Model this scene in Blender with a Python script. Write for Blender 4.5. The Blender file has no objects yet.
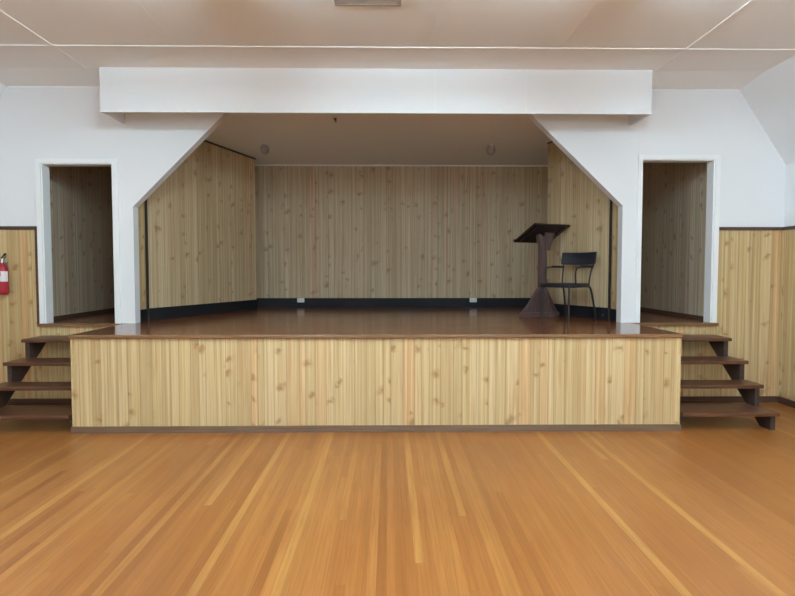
import bpy, bmesh, math, random
from mathutils import Vector, Matrix
PI = math.pi
S = bpy.context.scene
C = S.collection
random.seed(4)

# ------------------------------------------------------------------ mesh helpers
class MB:
    def __init__(self): self.bm = bmesh.new()
    def box(self, x0, x1, y0, y1, z0, z1, bev=0):
        b = bmesh.new(); bmesh.ops.create_cube(b, size=1)
        for v in b.verts:
            v.co = Vector(((x0+x1)/2 + v.co.x*(x1-x0), (y0+y1)/2 + v.co.y*(y1-y0), (z0+z1)/2 + v.co.z*(z1-z0)))
        if bev: bmesh.ops.bevel(b, geom=list(b.edges), offset=bev, segments=2, affect='EDGES', profile=.5)
        return self._add(b)
    def prism(self, pts, a0, a1, axis='Y'):
        """polygon in the two other axes, extruded along axis"""
        b = bmesh.new()
        def P(p, a):
            if axis == 'Y': return (p[0], a, p[1])
            if axis == 'X': return (a, p[0], p[1])
            return (p[0], p[1], a)
        A = [b.verts.new(P(p, a0)) for p in pts]; B = [b.verts.new(P(p, a1)) for p in pts]
        b.faces.new(A); b.faces.new(B[::-1])
        n = len(pts)
        for i in range(n): b.faces.new((A[i], B[i], B[(i+1) % n], A[(i+1) % n]))
        bmesh.ops.recalc_face_normals(b, faces=b.faces)
        return self._add(b)
    def tube(self, path, r, n=12):
        b = bmesh.new(); path = [Vector(p) for p in path]; rings = []
        up = Vector((.13, .31, 1)).normalized()
        for i, p in enumerate(path):
            t = (path[min(i+1, len(path)-1)] - path[max(i-1, 0)]).normalized()
            if abs(t.dot(up)) > .95: u = t.cross(Vector((1, .1, 0))).normalized()
            else: u = t.cross(up).normalized()
            if rings:
                u = (lastu - t*lastu.dot(t)).normalized()
            w = t.cross(u); lastu = u
            rr = r[i] if isinstance(r, (list, tuple)) else r
            rings.append([b.verts.new(p + (u*math.cos(2*PI*k/n) + w*math.sin(2*PI*k/n))*rr) for k in range(n)])
        for a, c in zip(rings, rings[1:]):
            for k in range(n): b.faces.new((a[k], a[(k+1) % n], c[(k+1) % n], c[k]))
        b.faces.new(rings[0][::-1]); b.faces.new(rings[-1])
        bmesh.ops.recalc_face_normals(b, faces=b.faces)
        return self._add(b)
    def lathe(self, prof, c=(0, 0, 0), n=28, a0=0, a1=2*PI):
        b = bmesh.new(); full = abs(a1-a0-2*PI) < 1e-4; m = n if full else n+1; R = []
        for r, z in prof:
            R.append([b.verts.new((c[0]+r*math.cos(a0+(a1-a0)*k/n), c[1]+r*math.sin(a0+(a1-a0)*k/n), c[2]+z)) for k in range(m)])
        for A, B in zip(R, R[1:]):
            for k in range(n): b.faces.new((A[k], A[(k+1) % m], B[(k+1) % m], B[k]))
        if full:
            if prof[0][0] > 1e-4: b.faces.new(R[0][::-1])
            if prof[-1][0] > 1e-4: b.faces.new(R[-1])
        bmesh.ops.remove_doubles(b, verts=b.verts, dist=1e-6)
        bmesh.ops.recalc_face_normals(b, faces=b.faces)
        return self._add(b)
    def xf(self, M):
        bmesh.ops.transform(self.bm, matrix=M, verts=self.bm.verts); return self
    def _add(self, b):
        me = bpy.data.meshes.new('t'); b.to_mesh(me); b.free(); self.bm.from_mesh(me); bpy.data.meshes.remove(me); return self
    def build(self, name, mat, parent=None, smooth=False):
        me = bpy.data.meshes.new(name); self.bm.to_mesh(me); self.bm.free()
        me.materials.append(mat)
        if smooth:
            me.polygons.foreach_set('use_smooth', [True]*len(me.polygons))
            me.set_sharp_from_angle(angle=math.radians(40))
        o = bpy.data.objects.new(name, me); C.objects.link(o)
        if parent: o.parent = parent
        return o

def box(*a, **k): return MB().box(*a, **k)
def empty(name, loc=(0, 0, 0), rz=0):
    o = bpy.data.objects.new(name, None); C.objects.link(o); o.location = loc; o.rotation_euler = (0, 0, rz)
    o.empty_display_size = .1
    return o
def tag(o, label, cat, group=None):
    o['label'] = label; o['category'] = cat
    if group: o['group'] = group
    return o
def struct(o): o['kind'] = 'structure'; return o
def copy_tree(o, parent=None):
    c = o.copy(); C.objects.link(c)
    if parent: c.parent = parent
    for ch in list(o.children): copy_tree(ch, c)
    return c

# ------------------------------------------------------------------ materials
def srgb(r, g, b):
    f = lambda v: (v/255/12.92 if v/255 <= .04045 else ((v/255+.055)/1.055)**2.4)
    return (f(r), f(g), f(b), 1)
class N:
    def __init__(self, name):
        self.m = bpy.data.materials.new(name); self.m.use_nodes = True
        self.t = self.m.node_tree; self.b = self.t.nodes['Principled BSDF']
    def n(self, ty, **k):
        x = self.t.nodes.new(ty)
        for a, v in k.items(): setattr(x, a, v)
        return x
    def l(self, a, b): self.t.links.new(a, b)
    def math(self, op, a, b=None, c=None, clamp=False):
        x = self.n('ShaderNodeMath', operation=op); x.use_clamp = clamp
        for i, v in enumerate((a, b, c)):
            if v is None: continue
            if isinstance(v, (int, float)): x.inputs[i].default_value = v
            else: self.l(v, x.inputs[i])
        return x.outputs[0]
    def mix(self, f, a, b, mode='MIX'):
        x = self.n('ShaderNodeMix', data_type='RGBA', blend_type=mode)
        for i, v in ((0, f), (6, a), (7, b)):
            if isinstance(v, (int, float)): x.inputs[i].default_value = v
            elif isinstance(v, tuple): x.inputs[i].default_value = v
            else: self.l(v, x.inputs[i])
        return x.outputs[2]
    def ramp(self, f, stops, interp='LINEAR'):
        x = self.n('ShaderNodeValToRGB'); x.color_ramp.interpolation = interp
        e = x.color_ramp.elements
        while len(e) < len(stops): e.new(.5)
        for i, (p, c) in enumerate(stops): e[i].position = p; e[i].color = c
        self.l(f, x.inputs[0]); return x.outputs[0]
    def xyz(self, kind='Object'):
        tc = self.n('ShaderNodeTexCoord'); s = self.n('ShaderNodeSeparateXYZ'); self.l(tc.outputs[kind], s.inputs[0])
        return s.outputs
    def comb(self, x=0, y=0, z=0):
        c = self.n('ShaderNodeCombineXYZ')
        for i, v in enumerate((x, y, z)):
            if isinstance(v, (int, float)): c.inputs[i].default_value = v
            else: self.l(v, c.inputs[i])
        return c.outputs[0]
    def noise(self, v, scale=1, detail=3, rough=.55, dist=0):
        x = self.n('ShaderNodeTexNoise'); self.l(v, x.inputs['Vector'])
        x.inputs['Scale'].default_value = scale; x.inputs['Detail'].default_value = detail
        x.inputs['Roughness'].default_value = rough; x.inputs['Distortion'].default_value = dist
        return x.outputs[0]
    def vor(self, dim, feat, v=None, w=None, scale=1, rnd=1):
        x = self.n('ShaderNodeTexVoronoi', voronoi_dimensions=dim, feature=feat)
        if v is not None: self.l(v, x.inputs['Vector'])
        if w is not None: self.l(w, x.inputs['W'])
        x.inputs['Scale'].default_value = scale; x.inputs['Randomness'].default_value = rnd
        return x.outputs
    def smooth(self, v, a, b):
        x = self.n('ShaderNodeMapRange', interpolation_type='SMOOTHSTEP'); self.l(v, x.inputs[0])
        x.inputs[1].default_value = a; x.inputs[2].default_value = b
        return x.outputs[0]
    def bump(self, h, strength=.3, dist=.01):
        x = self.n('ShaderNodeBump'); x.inputs['Strength'].default_value = strength; x.inputs['Distance'].default_value = dist
        self.l(h, x.inputs['Height']); self.l(x.outputs[0], self.b.inputs['Normal'])
    def set(self, **k):
        for a, v in k.items():
            a = a.replace('_', ' ')
            if isinstance(v, (int, float, tuple)): self.b.inputs[a].default_value = v
            else: self.l(v, self.b.inputs[a])
        return self.m

def mat_pine(name, axis='X', seed=0.0, grey=0.0, val=1.0):
    """knotty pine sheet: uneven vertical boards, V-grooves, knots, streaks"""
    n = N(name); X = n.xyz(); u = n.math('ADD', X[0 if axis == 'X' else 1], 31.7+seed); z = X[2]
    sc = 10.5
    f1 = n.vor('1D', 'F1', w=u, scale=sc, rnd=.95)
    sep = n.n('ShaderNodeSeparateColor'); n.l(f1['Color'], sep.inputs[0])
    rnd, rnd2 = sep.outputs[0], sep.outputs[1]
    edge = n.vor('1D', 'DISTANCE_TO_EDGE', w=u, scale=sc, rnd=.95)['Distance']
    groove = n.math('SUBTRACT', 1, n.smooth(edge, .008, .07))
    col = n.ramp(rnd, [(0, srgb(194, 167, 122)), (.25, srgb(206, 181, 138)), (.5, srgb(201, 174, 127)), (.75, srgb(186, 161, 117)), (.9, srgb(203, 169, 124)), (1, srgb(207, 163, 117))])
    # soft light and dark bands inside each board
    bv = n.noise(n.comb(n.math('MULTIPLY', u, 34), 0, n.math('MULTIPLY', z, .35)), 1, 2, .5)
    col = n.mix(n.math('MULTIPLY', n.smooth(bv, .5, .66), .68), col, srgb(174, 145, 99))
    col = n.mix(n.math('MULTIPLY', n.math('SUBTRACT', 1, n.smooth(bv, .34, .48)), .55), col, srgb(222, 199, 154))
    # grain: narrow vertical streaks
    gv = n.comb(n.math('MULTIPLY', u, 62), n.math('MULTIPLY', rnd, 40), n.math('MULTIPLY', z, 1.6))
    g = n.noise(gv, 1, 3, .6, .35)
    col = n.mix(n.math('MULTIPLY', n.smooth(g, .42, .78), .38), col, srgb(158, 124, 76))
    sv = n.comb(n.math('MULTIPLY', u, 16), n.math('MULTIPLY', rnd2, 30), n.math('MULTIPLY', z, 1.3))
    s = n.noise(sv, 1, 2, .5, .5)
    col = n.mix(n.math('MULTIPLY', n.smooth(s, .55, .8), .45), col, srgb(176, 128, 82))
    # knots
    warp = n.noise(n.comb(n.math('MULTIPLY', u, 9), 0, n.math('MULTIPLY', z, 9)), 1, 2)
    kz = n.math('ADD', n.math('MULTIPLY', z, 4.6), n.math('MULTIPLY', rnd2, 17))
    kv = n.comb(n.math('ADD', n.math('MULTIPLY', u, 3.9), n.math('MULTIPLY', warp, .55)), n.math('ADD', kz, n.math('MULTIPLY', warp, .9)), 0)
    k = n.vor('2D', 'F1', v=kv, scale=1, rnd=.9)
    ks = n.n('ShaderNodeSeparateColor'); n.l(k['Color'], ks.inputs[0])
    pick = n.math('GREATER_THAN', ks.outputs[0], .5)
    rad = n.math('MULTIPLY_ADD', ks.outputs[1], .10, .08)
    q = n.math('DIVIDE', k['Distance'], rad)
    halo = n.math('MULTIPLY', n.math('SUBTRACT', 1, n.smooth(q, .5, 1.9)), pick)
    core = n.math('MULTIPLY', n.math('SUBTRACT', 1, n.smooth(q, .2, 1.0)), pick)
    col = n.mix(n.math('MULTIPLY', halo, .46), col, srgb(166, 124, 78))
    col = n.mix(n.math('MULTIPLY', core, .40), col, srgb(112, 78, 46))
    col = n.mix(n.math('MULTIPLY', groove, .42), col, srgb(124, 96, 60))
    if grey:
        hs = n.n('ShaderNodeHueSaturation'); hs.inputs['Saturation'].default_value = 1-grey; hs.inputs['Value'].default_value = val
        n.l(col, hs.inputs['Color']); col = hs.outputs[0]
    n.bump(n.math('SUBTRACT', 1, groove), .35, .004)
    return n.set(Base_Color=col, Roughness=.5, Specular_IOR_Level=.3)

def mat_boards(name, along, width, length, stops, grain, rough, seed=0., gapmix=.35, gapcol=(90, 55, 28), streak=.35):
    n = N(name); X = n.xyz()
    a, c = (X[1], X[0]) if along == 'Y' else (X[0], X[1])
    c = n.math('ADD', c, 40.+seed); a = n.math('ADD', a, 60.)
    cw = n.math('DIVIDE', c, width); i = n.math('FLOOR', cw)
    w1 = n.n('ShaderNodeTexWhiteNoise', noise_dimensions='1D'); n.l(i, w1.inputs['W'])
    al = n.math('ADD', n.math('DIVIDE', a, length), n.math('MULTIPLY', w1.outputs['Value'], 7.3)); j = n.math('FLOOR', al)
    w2 = n.n('ShaderNodeTexWhiteNoise', noise_dimensions='2D'); n.l(n.comb(i, j), w2.inputs['Vector'])
    r = w2.outputs['Value']
    col = n.ramp(r, stops)
    gv = n.comb(n.math('MULTIPLY', c, 75), n.math('MULTIPLY', a, 1.8), n.math('MULTIPLY', r, 60))
    g = n.noise(gv, 1, 4, .62, .4)
    col = n.mix(n.math('MULTIPLY', n.smooth(g, .35, .75), streak), col, grain)
    # slow wear / tone drift over several boards
    d = n.noise(n.comb(n.math('MULTIPLY', c, 1.1), n.math('MULTIPLY', a, .45), 3.3), 1, 3, .6)
    col = n.mix(n.math('MULTIPLY', n.smooth(d, .45, .72), .3), col, grain)
    fr = n.math('FRACT', cw); e = n.math('MINIMUM', fr, n.math('SUBTRACT', 1, fr))
    gap = n.math('SUBTRACT', 1, n.smooth(e, .008, .035))
    fe = n.math('FRACT', al); e2 = n.math('MULTIPLY', n.math('MINIMUM', fe, n.math('SUBTRACT', 1, fe)), length/width)
    gap = n.math('MAXIMUM', gap, n.math('SUBTRACT', 1, n.smooth(e2, .008, .03)))
    col = n.mix(n.math('MULTIPLY', gap, gapmix), col, srgb(*gapcol))
    rg = n.math('MULTIPLY_ADD', n.noise(n.comb(n.math('MULTIPLY', c, 3), n.math('MULTIPLY', a, 2), 0), 1, 3), .12, rough-.06)
    return n.set(Base_Color=col, Roughness=rg, Specular_IOR_Level=.5)

def mat_paint(name, c, rough=.6, var=.05):
    n = N(name); tc = n.n('ShaderNodeTexCoord')
    v = n.noise(tc.outputs['Object'], 1.7, 4, .6)
    col = n.mix(n.math('MULTIPLY', v, var*2), srgb(*c), srgb(*[int(x*.86) for x in c]))
    b = n.noise(tc.outputs['Object'], 190, 2)
    n.bump(b, .08, .002)
    return n.set(Base_Color=col, Roughness=rough, Specular_IOR_Level=.3)

def mat_dark_wood(name, c1, c2, rough=.4, axis=(1, 30, 30)):
    n = N(name); tc = n.n('ShaderNodeTexCoord'); mp = n.n('ShaderNodeMapping'); mp.inputs['Scale'].default_value = axis
    n.l(tc.outputs['Object'], mp.inputs[0])
    g = n.noise(mp.outputs[0], 2, 4, .6, .6)
    col = n.mix(n.smooth(g, .3, .7), srgb(*c1), srgb(*c2))
    n.bump(g, .08, .003)
    return n.set(Base_Color=col, Roughness=rough, Specular_IOR_Level=.4)

def mat_plain(name, c, rough=.5, metal=0., spec=.5):
    n = N(name); tc = n.n('ShaderNodeTexCoord')
    v = n.noise(tc.outputs['Object'], 25, 3)
    col = n.mix(n.math('MULTIPLY', v, .25), srgb(*c), srgb(*[int(x*.8) for x in c]))
    return n.set(Base_Color=col, Roughness=rough, Metallic=metal, Specular_IOR_Level=spec)

M = {}
M['pine'] = mat_pine('pine_panelling')
M['pine_front'] = mat_pine('pine_stage_front', 'X', 3.3)
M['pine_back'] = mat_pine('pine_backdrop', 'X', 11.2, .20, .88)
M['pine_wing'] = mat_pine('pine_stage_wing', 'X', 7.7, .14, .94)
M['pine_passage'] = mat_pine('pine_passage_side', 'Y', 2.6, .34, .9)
M['pine_y'] = mat_pine('pine_side', 'Y', 5.1)
M['white'] = mat_paint('white_wall_paint', (230, 231, 233), .55)
M['white_trim'] = mat_paint('white_gloss_trim', (236, 237, 238), .4, .02)
M['ceiling'] = mat_paint('ceiling_board_paint', (245, 244, 243), .7)
M['seam'] = mat_paint('ceiling_cover_strip_paint', (244, 243, 241), .5, .01)
M['stage_ceiling'] = mat_paint('stage_ceiling_paint', (236, 237, 239), .6)
M['floor'] = mat_boards('hall_floor_boards', 'Y', .052, 4.2,
    [(0, srgb(140, 83, 38)), (.2, srgb(160, 101, 49)), (.4, srgb(152, 93, 43)), (.6, srgb(166, 108, 54)), (.8, srgb(156, 99, 48)), (.915, srgb(170, 112, 56)), (.945, srgb(176, 122, 63)), (1, srgb(183, 131, 69))],
    srgb(122, 70, 32), .33, 0., .32, (84, 50, 26), .55)
M['deck'] = mat_boards('varnished_stage_boards', 'X', .085, 2.4,
    [(0, srgb(112, 66, 38)), (.4, srgb(132, 80, 46)), (.7, srgb(122, 72, 42)), (1, srgb(146, 90, 52))],
    srgb(92, 52, 30), .17, 5., .5, (50, 28, 18))
M['nosing'] = mat_dark_wood('stage_nosing_wood', (134, 98, 68), (108, 76, 52), .3)
M['skirt'] = mat_dark_wood('brown_skirting', (118, 92, 72), (98, 74, 58), .6)
M['rail'] = mat_dark_wood('dado_rail_brown', (92, 66, 54), (70, 50, 42), .45)
M['tread'] = mat_dark_wood('stained_stair_tread', (104, 66, 46), (78, 48, 34), .35)
M['stringer'] = mat_dark_wood('stained_stringer', (74, 56, 50), (58, 44, 40), .5)
M['black_base'] = mat_plain('black_baseboard_paint', (25, 26, 31), .6, 0., .25)
M['black_trim'] = mat_plain('dark_corner_trim', (44, 40, 38), .5)
M['lectern'] = mat_dark_wood('lectern_wood', (100, 80, 77), (80, 62, 60), .4, (30, 30, 1.5))
M['lectern_board'] = mat_dark_wood('lectern_board_wood', (44, 32, 32), (34, 25, 26), .4)
M['vinyl'] = mat_plain('black_vinyl', (26, 30, 40), .38)
M['tube'] = mat_plain('dark_enamel_tube', (36, 33, 31), .35, .2)
M['red'] = mat_plain('extinguisher_red', (158, 26, 42), .35)
M['label'] = mat_plain('extinguisher_label_white', (226, 222, 222), .5)
M['pink'] = mat_plain('extinguisher_label_red', (200, 62, 78), .5)
M['steel'] = mat_plain('valve_steel', (190, 190, 192), .3, .9)
M['black'] = mat_plain('black_rubber', (24, 24, 26), .5)
M['plastic'] = mat_plain('white_plastic', (230, 231, 233), .4)
M['slot'] = mat_plain('socket_slot_dark', (60, 60, 62), .5)
M['vent'] = mat_plain('vent_grey', (168, 160, 154), .5)
M['vent_dark'] = mat_plain('vent_inside', (60, 56, 54), .7)
M['globe'] = mat_plain('lamp_globe_white', (160, 152, 150), .3)
M['lamp_body'] = mat_plain('lamp_body_white', (235, 235, 235), .4)
def mat_emit(name, c, s):
    n = N(name); return n.set(Base_Color=(.8, .8, .8, 1), Emission_Color=c, Emission_Strength=s)
M['tube_light'] = mat_emit('fluorescent_diffuser', (.635, .87, 1.0, 1), 252.0)
M['added_daylight'] = mat_emit('added_daylight_pane', (.68, .85, 1.0, 1), 7.5)  # glow of the added rear panes, cool fill for the stage

# ------------------------------------------------------------------ dimensions (metres, stage front at y = 0)
H = .968; YW = 1.255; YI = YW+.14; YB = 4.334; ZC = 3.773; ZS = 3.47; ZSB = 3.38    # stage ceiling falls from ZS to ZSB
SL, SR = -3.097, 2.894                 # stage platform sides
CL, CR = -4.406, 4.125                 # flat ceiling edges
WL, WR = -5.02, 4.739; ZK = 2.851      # side walls, top of the vertical part
KL, KR = -4.22, 3.98                   # outer walls of the side passages
OL, OR = -3.005, 2.79                  # proscenium opening
ZR = 2.095                             # dado rail
YH = -11.0
DL = (-4.065, -3.235, 2.85); DR = (3.012, 3.885, 2.915)

# ------------------------------------------------------------------ room shell
struct(box(WL-.15, WR+.15, YH-.15, YI, -.12, 0).build('floor', M['floor']))
m = MB(); m.box(CL, CR, YH, YI, ZC, ZC+.08)
m.prism([(CL, ZC), (WL, ZK), (WL-.08, ZK+.02), (CL, ZC+.08)], YH, YI)
m.prism([(CR, ZC), (WR, ZK), (WR+.08, ZK+.02), (CR, ZC+.08)], YH, YI)
m.prism([(.736, ZC), (YW, ZC), (YW, ZC-.042)], CL-.03, CR+.03, 'X')      # boards dip slightly towards the stage wall
# sloping sides are painted like the walls
ceil = struct(m.build('ceiling', M['ceiling']))
ceil.data.materials.append(M['white'])
for p in ceil.data.polygons:
    if abs(p.normal.x) > .3: p.material_index = 1
t = 1
def trim(mb, mat, smooth=False):
    global t
    o = struct(mb.build('trim_%d' % t, mat)); t += 1; return o
# ceiling cover strips
for y in (.10, -2.33, -4.73, -7.13, -9.53): trim(box(CL, CR, y-.016, y+.016, ZC-.007, ZC), M['seam'])
for x in (-3.255, -2.045, -.79, .424, 1.70, 2.935): trim(box(x-.014, x+.014, YH, .083, ZC-(.006 if abs(x) > 2.5 else .0012), ZC), M['seam'] if abs(x) > 2.5 else M['ceiling'])
for x in (-3.255, 2.935): trim(box(x-.014, x+.014, .117, .74, ZC-.004, ZC), M['ceiling'])
trim(box(CL-.0, SL, YW-.012, YW, ZC-.056, ZC-.04), M['white_trim']); trim(box(2.88, CR, YW-.012, YW, ZC-.056, ZC-.04), M['white_trim'])

# side and rear walls of the hall
for side, x0, x1, xin, sgn in (('left', WL-.12, WL, WL, 1), ('right', WR, WR+.12, WR, -1)):
    w = struct(box(x0, x1, YH, YI, 0, ZK+.02).build('wall_'+side, M['white']))
    xa, xb = sorted((xin, xin+sgn*.012)); box(xa, xb, YH, YW, 0, ZR).build('wainscot', M['pine_y'], w)
    xa, xb = sorted((xin, xin+sgn*.028)); box(xa, xb, YH, YW-.03, ZR-.02, ZR+.02).build('dado_rail', M['rail'], w)
    b = struct(box(*sorted((xin+sgn*.012, xin+sgn*.03)), YH, YW-.03, 0, .075).build('baseboard_'+side, M['rail']))
w = struct(box(WL-.12, WR+.12, YH-.12, YH, 0, ZC+.08).build('wall_rear', M['white']))
box(WL, WR, YH, YH+.012, 0, ZR).build('wainscot', M['pine'], w)
box(WL, WR, YH, YH+.028, ZR-.02, ZR+.02).build('dado_rail', M['rail'], w)

for i, x in enumerate((-2.9, -.14, 2.6)):  # unseen windows, added so cool light reaches the back of the stage
    x0, x1, z0, z1 = x-.75, x+.75, 1.35, 2.75
    m = MB(); m.box(x0-.07, x1+.07, YH, YH+.05, z0-.07, z0); m.box(x0-.07, x1+.07, YH, YH+.05, z1, z1+.07)
    m.box(x0-.07, x0, YH, YH+.05, z0, z1); m.box(x1, x1+.07, YH, YH+.05, z0, z1); m.box(x-.025, x+.025, YH+.02, YH+.045, z0, z1)
    wd = struct(m.build('added_window_%d' % (i+1), M['white_trim'])); box(x0, x1, YH+.012, YH+.022, z0, z1).build('added_pane', M['added_daylight'], wd)

# the wall with the stage opening and the two doorways
m = MB()
m.box(WL, WR, YW, YI, 0, H-.03)
m.prism([(WL, H-.03), (DL[0], H-.03), (DL[0], ZC), (CL, ZC), (WL, ZK)], YW, YI)
m.prism([(WR, H-.03), (DR[1], H-.03), (DR[1], ZC), (CR, ZC), (WR, ZK)], YW, YI)
m.box(DL[0], DL[1], YW, YI, DL[2], ZC); m.box(DR[0], DR[1], YW, YI, DR[2], ZC)
BZ = 2.345; BX = ZS+.02-BZ
m.box(DL[1], OL, YW, YI, H, ZC); m.box(OR, DR[0], YW, YI, H, ZC)
m.prism([(OL, BZ), (OL+BX, ZS+.02), (OL, ZS+.02)], YW, YI)
m.prism([(OR, BZ+.02), (OR, ZS+.02), (OR-BX-.02, ZS+.02)], YW, YI)
m.box(OL, OR, YW, YI, ZS+.02, ZC)
wall = struct(m.build('wall_front', M['white']))
m = MB(); m.box(WL+.012, -4.147, YW-.012, YW, 0, ZR); m.box(-4.147, SL, YW-.012, YW, 0, H-.035)
m.build('wainscot', M['pine'], wall)
m = MB(); m.box(3.95, WR-.012, YW-.012, YW, 0, ZR); m.box(SR, 3.95, YW-.012, YW, 0, H-.035)
m.build('wainscot', M['pine'], wall)
box(WL+.012, -4.125, YW-.028, YW, ZR-.02, ZR+.018).build('dado_rail', M['rail'], wall)
box(3.95, WR-.012, YW-.028, YW, ZR-.02, ZR+.018).build('dado_rail', M['rail'], wall)
box(-4.147, -4.123, YW-.026, YW, H-.035, ZR-.02).build('corner_strip', M['rail'], wall)
box(2.962, 2.972, YW-.003, YW, DR[2]+.06, 3.30).build('joint_strip', M['white'], wall)
struct(box(WL+.03, SL, YW-.03, YW-.012, 0, .075).build('baseboard_front_left', M['rail']))
struct(box(SR, WR-.03, YW-.03, YW-.012, 0, .075).build('baseboard_front_right', M['rail']))

# doorways: white casing and brown threshold
def doorway(i, x0, x1, zt, ol, orr, tx0, tx1):
    m = MB(); m.box(ol, x0, YW-.018, YW, H, zt+.05); m.box(x1, orr, YW-.018, YW, H, zt+.05); m.box(x0, x1, YW-.018, YW, zt, zt+.05)
    d = struct(m.build('door_%d' % i, M['white_trim']))
    m = MB(); m.box(x0, x0+.012, YW, YI+.01, H, zt); m.box(x1-.012, x1, YW, YI+.01, H, zt); m.box(x0+.012, x1-.012, YW, YI+.01, zt-.012, zt)
    m.build('jamb_lining', M['white_trim'], d)
    box(tx0, tx1, YW-.045, YW, H-.034, H-.002).build('threshold', M['nosing'], d)
doorway(1, *DL, -4.122, -3.17, -4.13, SL)
doorway(2, *DR, 2.965, 3.945, SR, 3.955)

# hollow pelmet across the opening: front board and two returns
PL, PR, PY, PZ = -3.102, 2.872, .712, 3.30
m = MB(); m.box(PL, PR, PY, PY+.022, PZ, ZC); m.box(PL, PL+.022, PY+.022, YW, PZ, ZC); m.box(PR-.022, PR, PY+.022, YW, PZ, ZC)
b = struct(m.build('pelmet', M['white']))
for x in (.508, 1.50): box(x-.004, x+.004, PY-.0035, PY, PZ+.01, ZC-.01).build('joint_strip', M['white_trim'], b)
box(PL, PR, PY-.004, PY, PZ, PZ+.014).build('bottom_bead', M['white_trim'], b)

# stage room
zs = lambda y: ZS+(ZSB-ZS)*(y-YI)/(YB-YI)
struct(MB().prism([(YI, ZS), (YB, ZSB), (YB, ZSB+.08), (YI, ZS+.08)], KL-.1, KR+.1, 'X').build('ceiling_stage', M['stage_ceiling']))
struct(box(KL, KR, YW, YB, H-.03, H).build('floor_stage', M['deck']))
w = struct(box(KL-.1, KR+.1, YB, YB+.1, H-.2, ZS+.08).build('wall_backdrop', M['pine_back']))
struct(box(KL, KR, YB-.014, YB, H, H+.154).build('baseboard_backdrop', M['black_base']))
trim(box(KL, KR, YB-.02, YB, ZSB-.02, ZSB), M['stage_ceiling'])
for side, x0, x1, xin, sgn in (('passage_left', KL-.1, KL, KL, 1), ('passage_right', KR, KR+.1, KR, -1)):
    struct(MB().prism([(YI, H-.2), (YB, H-.2), (YB, ZSB), (YI, ZS)], x0, x1, 'X').build('wall_'+side, M['pine_passage']))
    struct(box(*sorted((xin, xin+sgn*.012)), YI, YB, H, H+.05).build('baseboard_'+side, M['rail']))
# short returns behind the posts, then the splayed wings
for side, x, sgn in (('return_left', OL-.008, -1), ('return_right', OR+.008, 1)):
    struct(box(*sorted((x, x+sgn*.05)), YI, 1.60, H, zs(1.6)).build('wall_'+side, M['pine_y']))
    struct(box(*sorted((x, x-sgn*.012)), YI, 1.585, H, H+.15).build('baseboard_'+side, M['black_base']))
def wing(side, a, b, back, flip):
    a, b = Vector(a), Vector(b); d = b-a; L = d.length; ang = math.atan2(d.y, d.x)
    y0, y1 = (-.05, 0) if flip else (0, .05)      # body lies behind the face seen from the hall
    za, zb = zs(max(a.y, b.y)), zs(min(a.y, b.y))
    za, zb = zs(a.y), zs(b.y)
    w = struct(MB().prism([(0, H), (L, H), (L, zb), (0, za)], y0, y1).build('wall_wing_'+side, M['pine_wing']))
    w.location = (a.x, a.y, 0); w.rotation_euler = (0, 0, ang)
    f0, f1 = (0, .014) if flip else (-.014, 0)
    box(0.03, L, f0, f1, H, H+.154).build('baseboard', M['black_base'], w)
    g0, g1 = (-.01, .02) if flip else (-.02, .01)
    box(-.012, .014, g0, g1, H, za-.005).build('corner_strip', M['black_trim'], w)
    MB().prism([(.028, za-.024), (L, zb-.022), (L, zb), (.028, za-.002)], f0, f1).build('top_strip', M['black_trim'], w)
wing('left', (OL, 1.61), (-2.145, 3.84), True, False)
wing('right', (OR, 1.61), (2.292, 2.76), True, True)

# ------------------------------------------------------------------ stage platform
st = empty('stage', (0, 0, 0))
tag(st, 'wide raised stage with knotty pine front and glossy brown deck', 'stage')
box(SL, SR, 0, YW, H-.03, H).build('deck', M['deck'], st)
m = MB(); m.box(SL-.012, SR+.012, -.028, 0, H-.036, H, .008); m.box(SL-.028, SL, 0, YW-.05, H-.036, H, .006); m.box(SR, SR+.028, 0, YW-.05, H-.036, H, .006)
m.build('nosing', M['nosing'], st)
box(SL, SR, 0, .018, .0, H-.03).build('front_panel', M['pine_front'], st)
for x in (SL, SR-.018): box(x, x+.018, .018, YW-.012, 0, H-.03).build('side_panel', M['pine_y'], st)
m = MB(); m.box(SL-.014, SR+.014, -.016, 0, 0, .066); m.build('skirting', M['skirt'], st)
for x in (SL, SR-.018): box(x-.004, x+.022, -.006, .0, .06, H-.036).build('corner_bead', M['pine_front'], st)

# ------------------------------------------------------------------ stairs
def stairs(x_in, x_out, label):
    sg = 1 if x_out > x_in else -1
    r = empty('stairs', ((x_in+x_out)/2, .6, 0))
    tag(r, label, 'stairs', None)
    off = Matrix.Translation((-(x_in+x_out)/2, -.6, 0))
    T = [(-.03, .40, .18), (.23, .53, .41), (.50, .85, .62), (.82, 1.222, .83)]
    for f, bk, z in T:
        m = box(*sorted((x_in, x_out)), f, bk, z-.037, z, bev=.006); m.xf(off); m.build('tread', M['tread'], r)
    xs = sorted((x_out-sg*.028, x_out-sg*.075))
    prof = [(0, 0), (0, .143), (.26, .143), (.26, .373), (.53, .373), (.53, .583), (.85, .583), (.85, .793), (1.235, .793), (.98, .60), (.17, 0)]
    # build the saw-tooth stringer from convex pieces: one wedge under each tread
    m = MB(); lo = lambda y: max(0, .60+.741*(y-.98))
    yl = lambda z: .98+(z-.60)/.741
    zs = [0, .143, .373, .583, .793]; ys = [0, .26, .53, .85]
    m.prism(prof, xs[0], xs[1], 'X')
    m.xf(off); m.build('stringer', M['stringer'], r)
    # cleats carrying the treads on the stage side
    for f, bk, z in T:
        m = box(*sorted((x_in, x_in+sg*.025)), f+.06, bk-.03, z-.075, z-.037); m.xf(off); m.build('cleat', M['stringer'], r)
    return r
stairs(SR+.03, 3.892, 'dark brown open wooden steps on the right of the stage')
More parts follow.
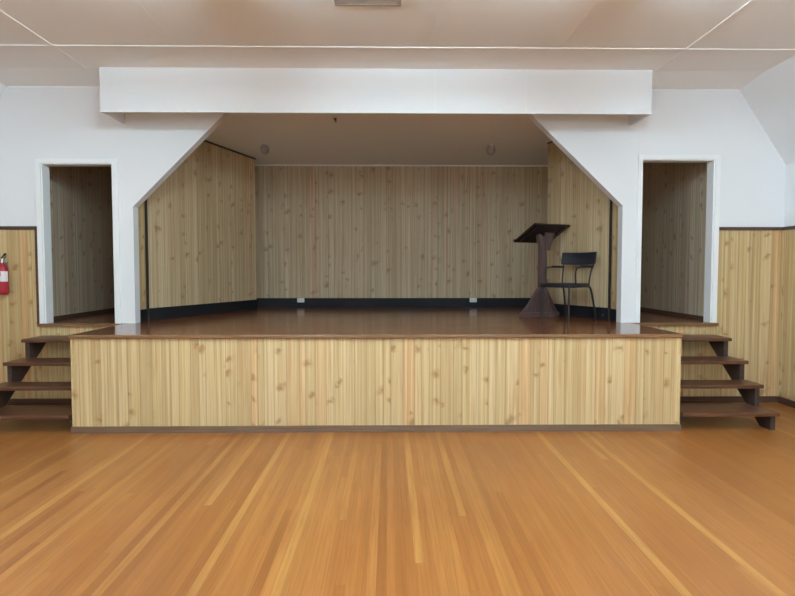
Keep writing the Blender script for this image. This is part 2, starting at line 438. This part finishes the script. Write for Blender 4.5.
stairs(SL-.03, -4.09, 'dark brown open wooden steps beside the fire extinguisher')

# ------------------------------------------------------------------ lectern
le = empty('lectern', (2.11, 2.30, H), math.radians(27))
tag(le, 'dark wooden lectern with slanted reading top standing on stage', 'lectern')
m = MB(); m.box(-.048, .048, -.04, .04, 0, 1.095, .004); m.build('post', M['lectern'], le)
# foot: crossed plinth with four sloping braces
m = MB(); m.box(-.36, .28, -.045, .045, 0, .055, .004); m.box(-.045, .045, -.22, -.045, 0, .055); m.box(-.045, .045, .045, .22, 0, .055)
m.build('base', M['lectern'], le)
for a, ln, r0 in ((0, .27, .048), (PI, .34, .048), (PI/2, .21, .04), (-PI/2, .21, .04)):
    m = MB(); pts = [(r0, .055), (ln, .055), (ln-.01, .085), (ln*.72, .17), (ln*.46, .29), (r0+.035, .37), (r0, .40)]
    m.prism(pts, -.018, .018); m.xf(Matrix.Rotation(a, 4, 'Z')); m.build('brace', M['lectern'], le)
# reading board, high edge towards the hall
tilt = math.radians(-27)
TB = Matrix.Translation((-.015, 0, 1.13)) @ Matrix.Rotation(tilt, 4, 'X')
m = box(-.312, .312, -.24, .24, -.012, .012, bev=.004); m.xf(TB); bd = m.build('reading_board', M['lectern_board'], le)
m = box(-.312, .312, .222, .238, .012, .03, bev=.002); m.xf(TB); m.build('book_ledge', M['lectern_board'], bd)
for x in (-.23, .23): m = box(x-.02, x+.02, -.2, .2, -.03, -.012); m.xf(TB); m.build('batten', M['lectern_board'], bd)
m = MB(); m.prism([(.0, .90), (.075, .90), (.15, 1.11), (.16, 1.143), (-.02, 1.143), (-.005, 1.11)], -.066, -.041)
m.build('bracket', M['lectern'], le)
m = MB(); m.prism([(-.085, 1.05), (-.045, .93), (-.045, 1.122), (-.09, 1.122)], -.03, .03)
m.build('bracket', M['lectern'], le)

# ------------------------------------------------------------------ chair
ch = empty('armchair', (2.268, 1.75, H), math.radians(-54))
tag(ch, 'black metal armchair with padded backrest standing beside the lectern', 'chair')
m = MB(); m.box(-.225, .225, -.225, .205, .412, .466, .018); m.build('seat', M['vinyl'], ch, True)
def arc(pts, k=8):
    """Catmull-Rom through points"""
    P = [Vector(p) for p in pts]; P = [2*P[0]-P[1]]+P+[2*P[-1]-P[-2]]; out = []
    for i in range(1, len(P)-2):
        for s in range(k):
            u = s/k; a, b, c, d = P[i-1:i+3]
            out.append(.5*((2*b)+(c-a)*u+(2*a-5*b+4*c-d)*u*u+(3*b-a-3*c+d)*u**3))
    return out+[P[-2]]
# backrest: a curved padded band
b = bmesh.new(); rows = []
for i in range(15):
    s = -1+2*i/14; x = .255*s; yb = .262-.035*(1-s*s)*-1
    yb = .262+.035*(1-s*s)
    ring = []
    for (dy, z) in ((-.014, .70), (-.02, .715), (-.02, .845), (-.014, .86), (.006, .86), (.012, .845), (.012, .715), (.006, .70)):
        ring.append(b.verts.new((x, yb+dy+(z-.78)*.18, z+.006*s*s)))
    rows.append(ring)
for A, B in zip(rows, rows[1:]):
    for k in range(8): b.faces.new((A[k], A[(k+1) % 8], B[(k+1) % 8], B[k]))
b.faces.new(rows[0][::-1]); b.faces.new(rows[-1]); bmesh.ops.recalc_face_normals(b, faces=b.faces)
m = MB(); m._add(b); m.build('backrest', M['vinyl'], ch, True)
for s in (-1, 1):
    MB().tube(arc([(.205*s, .195, .43), (.215*s, .222, .60), (.232*s, .262, .72), (.236*s, .285, .84)]), .0105).build('back_post', M['tube'], ch, True)
    MB().tube(arc([(.20*s, -.19, .425), (.203*s, -.20, .2), (.207*s, -.21, .004)]), .0135).build('leg', M['tube'], ch, True)
    MB().tube(arc([(.205*s, .10, .43), (.206*s, .18, .424), (.210*s, .23, .395), (.22*s, .27, .25), (.232*s, .325, .004)]), .0135).build('leg', M['tube'], ch, True)
    a = MB().tube(arc([(.224*s, .24, .67), (.236*s, .10, .672), (.24*s, -.04, .668), (.238*s, -.10, .645), (.232*s, -.115, .58), (.226*s, -.10, .50), (.218*s, -.085, .43)]), .0095).build('arm_rest', M['tube'], ch, True)
    MB().box(.222*s-.017, .222*s+.017+.01*s, .02, .235, .675, .69, .006).build('arm_pad', M['vinyl'], a)
    MB().tube([(.2*s, -.2, .432), (.205*s, .20, .432)], .011).build('seat_rail', M['tube'], ch, True)

# ------------------------------------------------------------------ small fittings
def socket(x, label):
    r = empty('power_outlet', (x, YB-.014, 1.085)); tag(r, label, 'socket')
    MB().box(-.06, .06, -.02, 0, -.036, .036, .006).build('faceplate', M['plastic'], r)
    for dx in (-.027, .027):
        MB().box(dx-.014, dx+.014, -.0225, -.02, -.016, .014, .001).build('rocker', M['plastic'], r)
        MB().box(dx-.003, dx+.003, -.0232, -.0225, -.010, .002).build('slot', M['slot'], r)
socket(-1.498, 'left of two white power outlets on the black baseboard upstage')
socket(1.452, 'white power outlet on the black baseboard nearest the lectern')

def globe(x, y, label):
    r = empty('ceiling_lamp', (x, y, ZS)); tag(r, label, 'lamp')
    MB().lathe([(.075, 0), (.075, -.018), (.055, -.03), (.04, -.032), (.04, -.055)], n=24).build('lamp_base', M['lamp_body'], r, True)
    MB().lathe([(.036, -.055), (.05, -.075), (.062, -.10), (.066, -.125), (.06, -.152), (.042, -.175), (.018, -.188), (0.0, -.19)], n=24).build('globe', M['globe'], r, True)
globe(-1.80, 2.92, 'left of two unlit round white lamps under the stage ceiling')
globe(1.50, 2.92, 'unlit round white lamp under the stage ceiling above the lectern side')
r = empty('ceiling_hook', (-.656, 1.60, ZS)); tag(r, 'small dark hook in the stage ceiling behind the beam', 'hook')
MB().lathe([(.024, 0), (.024, -.01), (.012, -.02)], n=16).build('hook_plate', M['black_trim'], r, True)
MB().tube(arc([(0, 0, -.015), (0, 0, -.025), (.012, 0, -.033), (.008, 0, -.045), (-.006, 0, -.042)], 6), .006).build('hook_bend', M['black_trim'], r, True)

# ceiling vent (only its front edge is in the picture)
r = empty('ceiling_vent', (-.165, -1.08, ZC)); tag(r, 'grey louvred vent in the hall ceiling at the top edge', 'vent')
m = MB(); m.box(-.27, .27, -.25, -.22, -.014, 0); m.box(-.27, .27, .22, .25, -.014, 0); m.box(-.27, -.24, -.22, .22, -.014, 0); m.box(.24, .27, -.22, .22, -.014, 0)
m.build('frame', M['vent'], r)
box(-.24, .24, -.22, .22, -.003, 0).build('backing', M['vent_dark'], r)
m = MB()
for k in range(11): m.prism([(-.2+.04*k, -.004), (-.196+.04*k, -.004), (-.18+.04*k, -.014), (-.184+.04*k, -.014)], -.24, .24, 'X')
m.build('louvre', M['vent'], r)

# fire extinguisher
fe = empty('fire_extinguisher', (-4.49, 1.165, 1.315)); tag(fe, 'red fire extinguisher hung on the pine wall beside left doorway', 'fire extinguisher')
fe.scale = (.94, .94, .95)
MB().lathe([(.05, 0), (.06, .008), (.064, .02), (.064, .30), (.058, .335), (.042, .36), (.024, .374), (.022, .39)], n=32).build('cylinder', M['red'], fe, True)
MB().lathe([(.0648, .16), (.0648, .285)], n=24, a0=math.radians(180), a1=math.radians(360)).build('label_band', M['label'], fe, True)
MB().lathe([(.0654, .225), (.0654, .28)], n=14, a0=math.radians(195), a1=math.radians(285)).build('label_panel', M['pink'], fe, True)
m = MB(); m.lathe([(.02, .385), (.02, .41), (.026, .412), (.026, .435), (.014, .44)], n=18); v = m.build('valve', M['steel'], fe, True)
m = MB(); m.prism([(-.015, .435), (.10, .475), (.104, .465), (.0, .425)], -.011, .011); m.xf(Matrix.Rotation(math.radians(-35), 4, 'Z')); m.build('carry_handle', M['steel'], fe)
m = MB(); m.prism([(-.02, .445), (.09, .505), (.096, .492), (-.01, .438)], -.01, .01); m.xf(Matrix.Rotation(math.radians(-35), 4, 'Z')); m.build('lever', M['black'], fe)
MB().tube(arc([(-.02, -.01, .42), (-.06, -.015, .41), (-.082, -.015, .34), (-.08, -.01, .2), (-.074, -.005, .10)]), .008).build('hose', M['black'], fe, True)
m = MB(); m.box(-.02, .02, .064, .078, .06, .40); m.box(-.03, .03, .03, .072, .385, .40); m.build('wall_bracket', M['steel'], fe)

# ------------------------------------------------------------------ fluorescent fittings on the hall ceiling
def batten(x, y):
    r = empty('ceiling_light', (x, y, ZC)); r['category'] = 'light'
    MB().box(-.035, .035, -.64, .64, -.085, 0, .004).build('housing', M['lamp_body'], r)
    for dx in (-.075, .075):
        t_ = MB().tube([(dx, -.60, -.15), (dx, .60, -.15)], .019, 16).build('fluorescent_tube', M['tube_light'], r, True)
    for e in (-.63, .60): MB().box(-.10, .10, e, e+.03, -.174, -.06, .004).build('lamp_holder', M['lamp_body'], r)
    return r
LX = (-1.28, 1.86)
lamps = [batten(LX[0], -2.10)]
spots = [(LX[1], -2.10), (LX[0], -5.0), (LX[1], -5.0), (LX[0], -8.3), (LX[1], -8.3)]  # middle and rear rows are unseen lamps added to light the hall
for x, y in spots:
    c = copy_tree(lamps[0]); c.location = (x, y, ZC); lamps.append(c)
rowname = ('nearest the stage', 'added unseen in the middle of the hall', 'added unseen at the rear of the hall')
for i, o in enumerate(lamps):
    o['label'] = 'white fluorescent ceiling light %s, %s row' % (rowname[i//2], ('left', 'right')[i % 2])
    o['group'] = 'fluorescent lights on the hall ceiling'

# ------------------------------------------------------------------ world, camera, view
w = bpy.data.worlds.new('World'); S.world = w; w.use_nodes = True
w.node_tree.nodes['Background'].inputs[0].default_value = (.02, .02, .022, 1)
cam = bpy.data.cameras.new('camera'); co = bpy.data.objects.new('camera', cam); C.objects.link(co)
cam.sensor_fit = 'HORIZONTAL'; cam.sensor_width = 36; cam.lens = 590/795*36; cam.clip_start = .05
co.location = (0, -5.7747, 1.6)
co.rotation_euler = (PI/2-.0473, .0, -.0152)
S.camera = co
S.view_settings.view_transform = 'Standard'; S.view_settings.look = 'None'
S.view_settings.exposure = 0; S.view_settings.gamma = 1; S.view_settings.use_curve_mapping = False
S.cycles.max_bounces = 10; S.cycles.diffuse_bounces = 7; S.cycles.glossy_bounces = 4
S.cycles.sample_clamp_indirect = 8
S.cycles.use_denoising = True
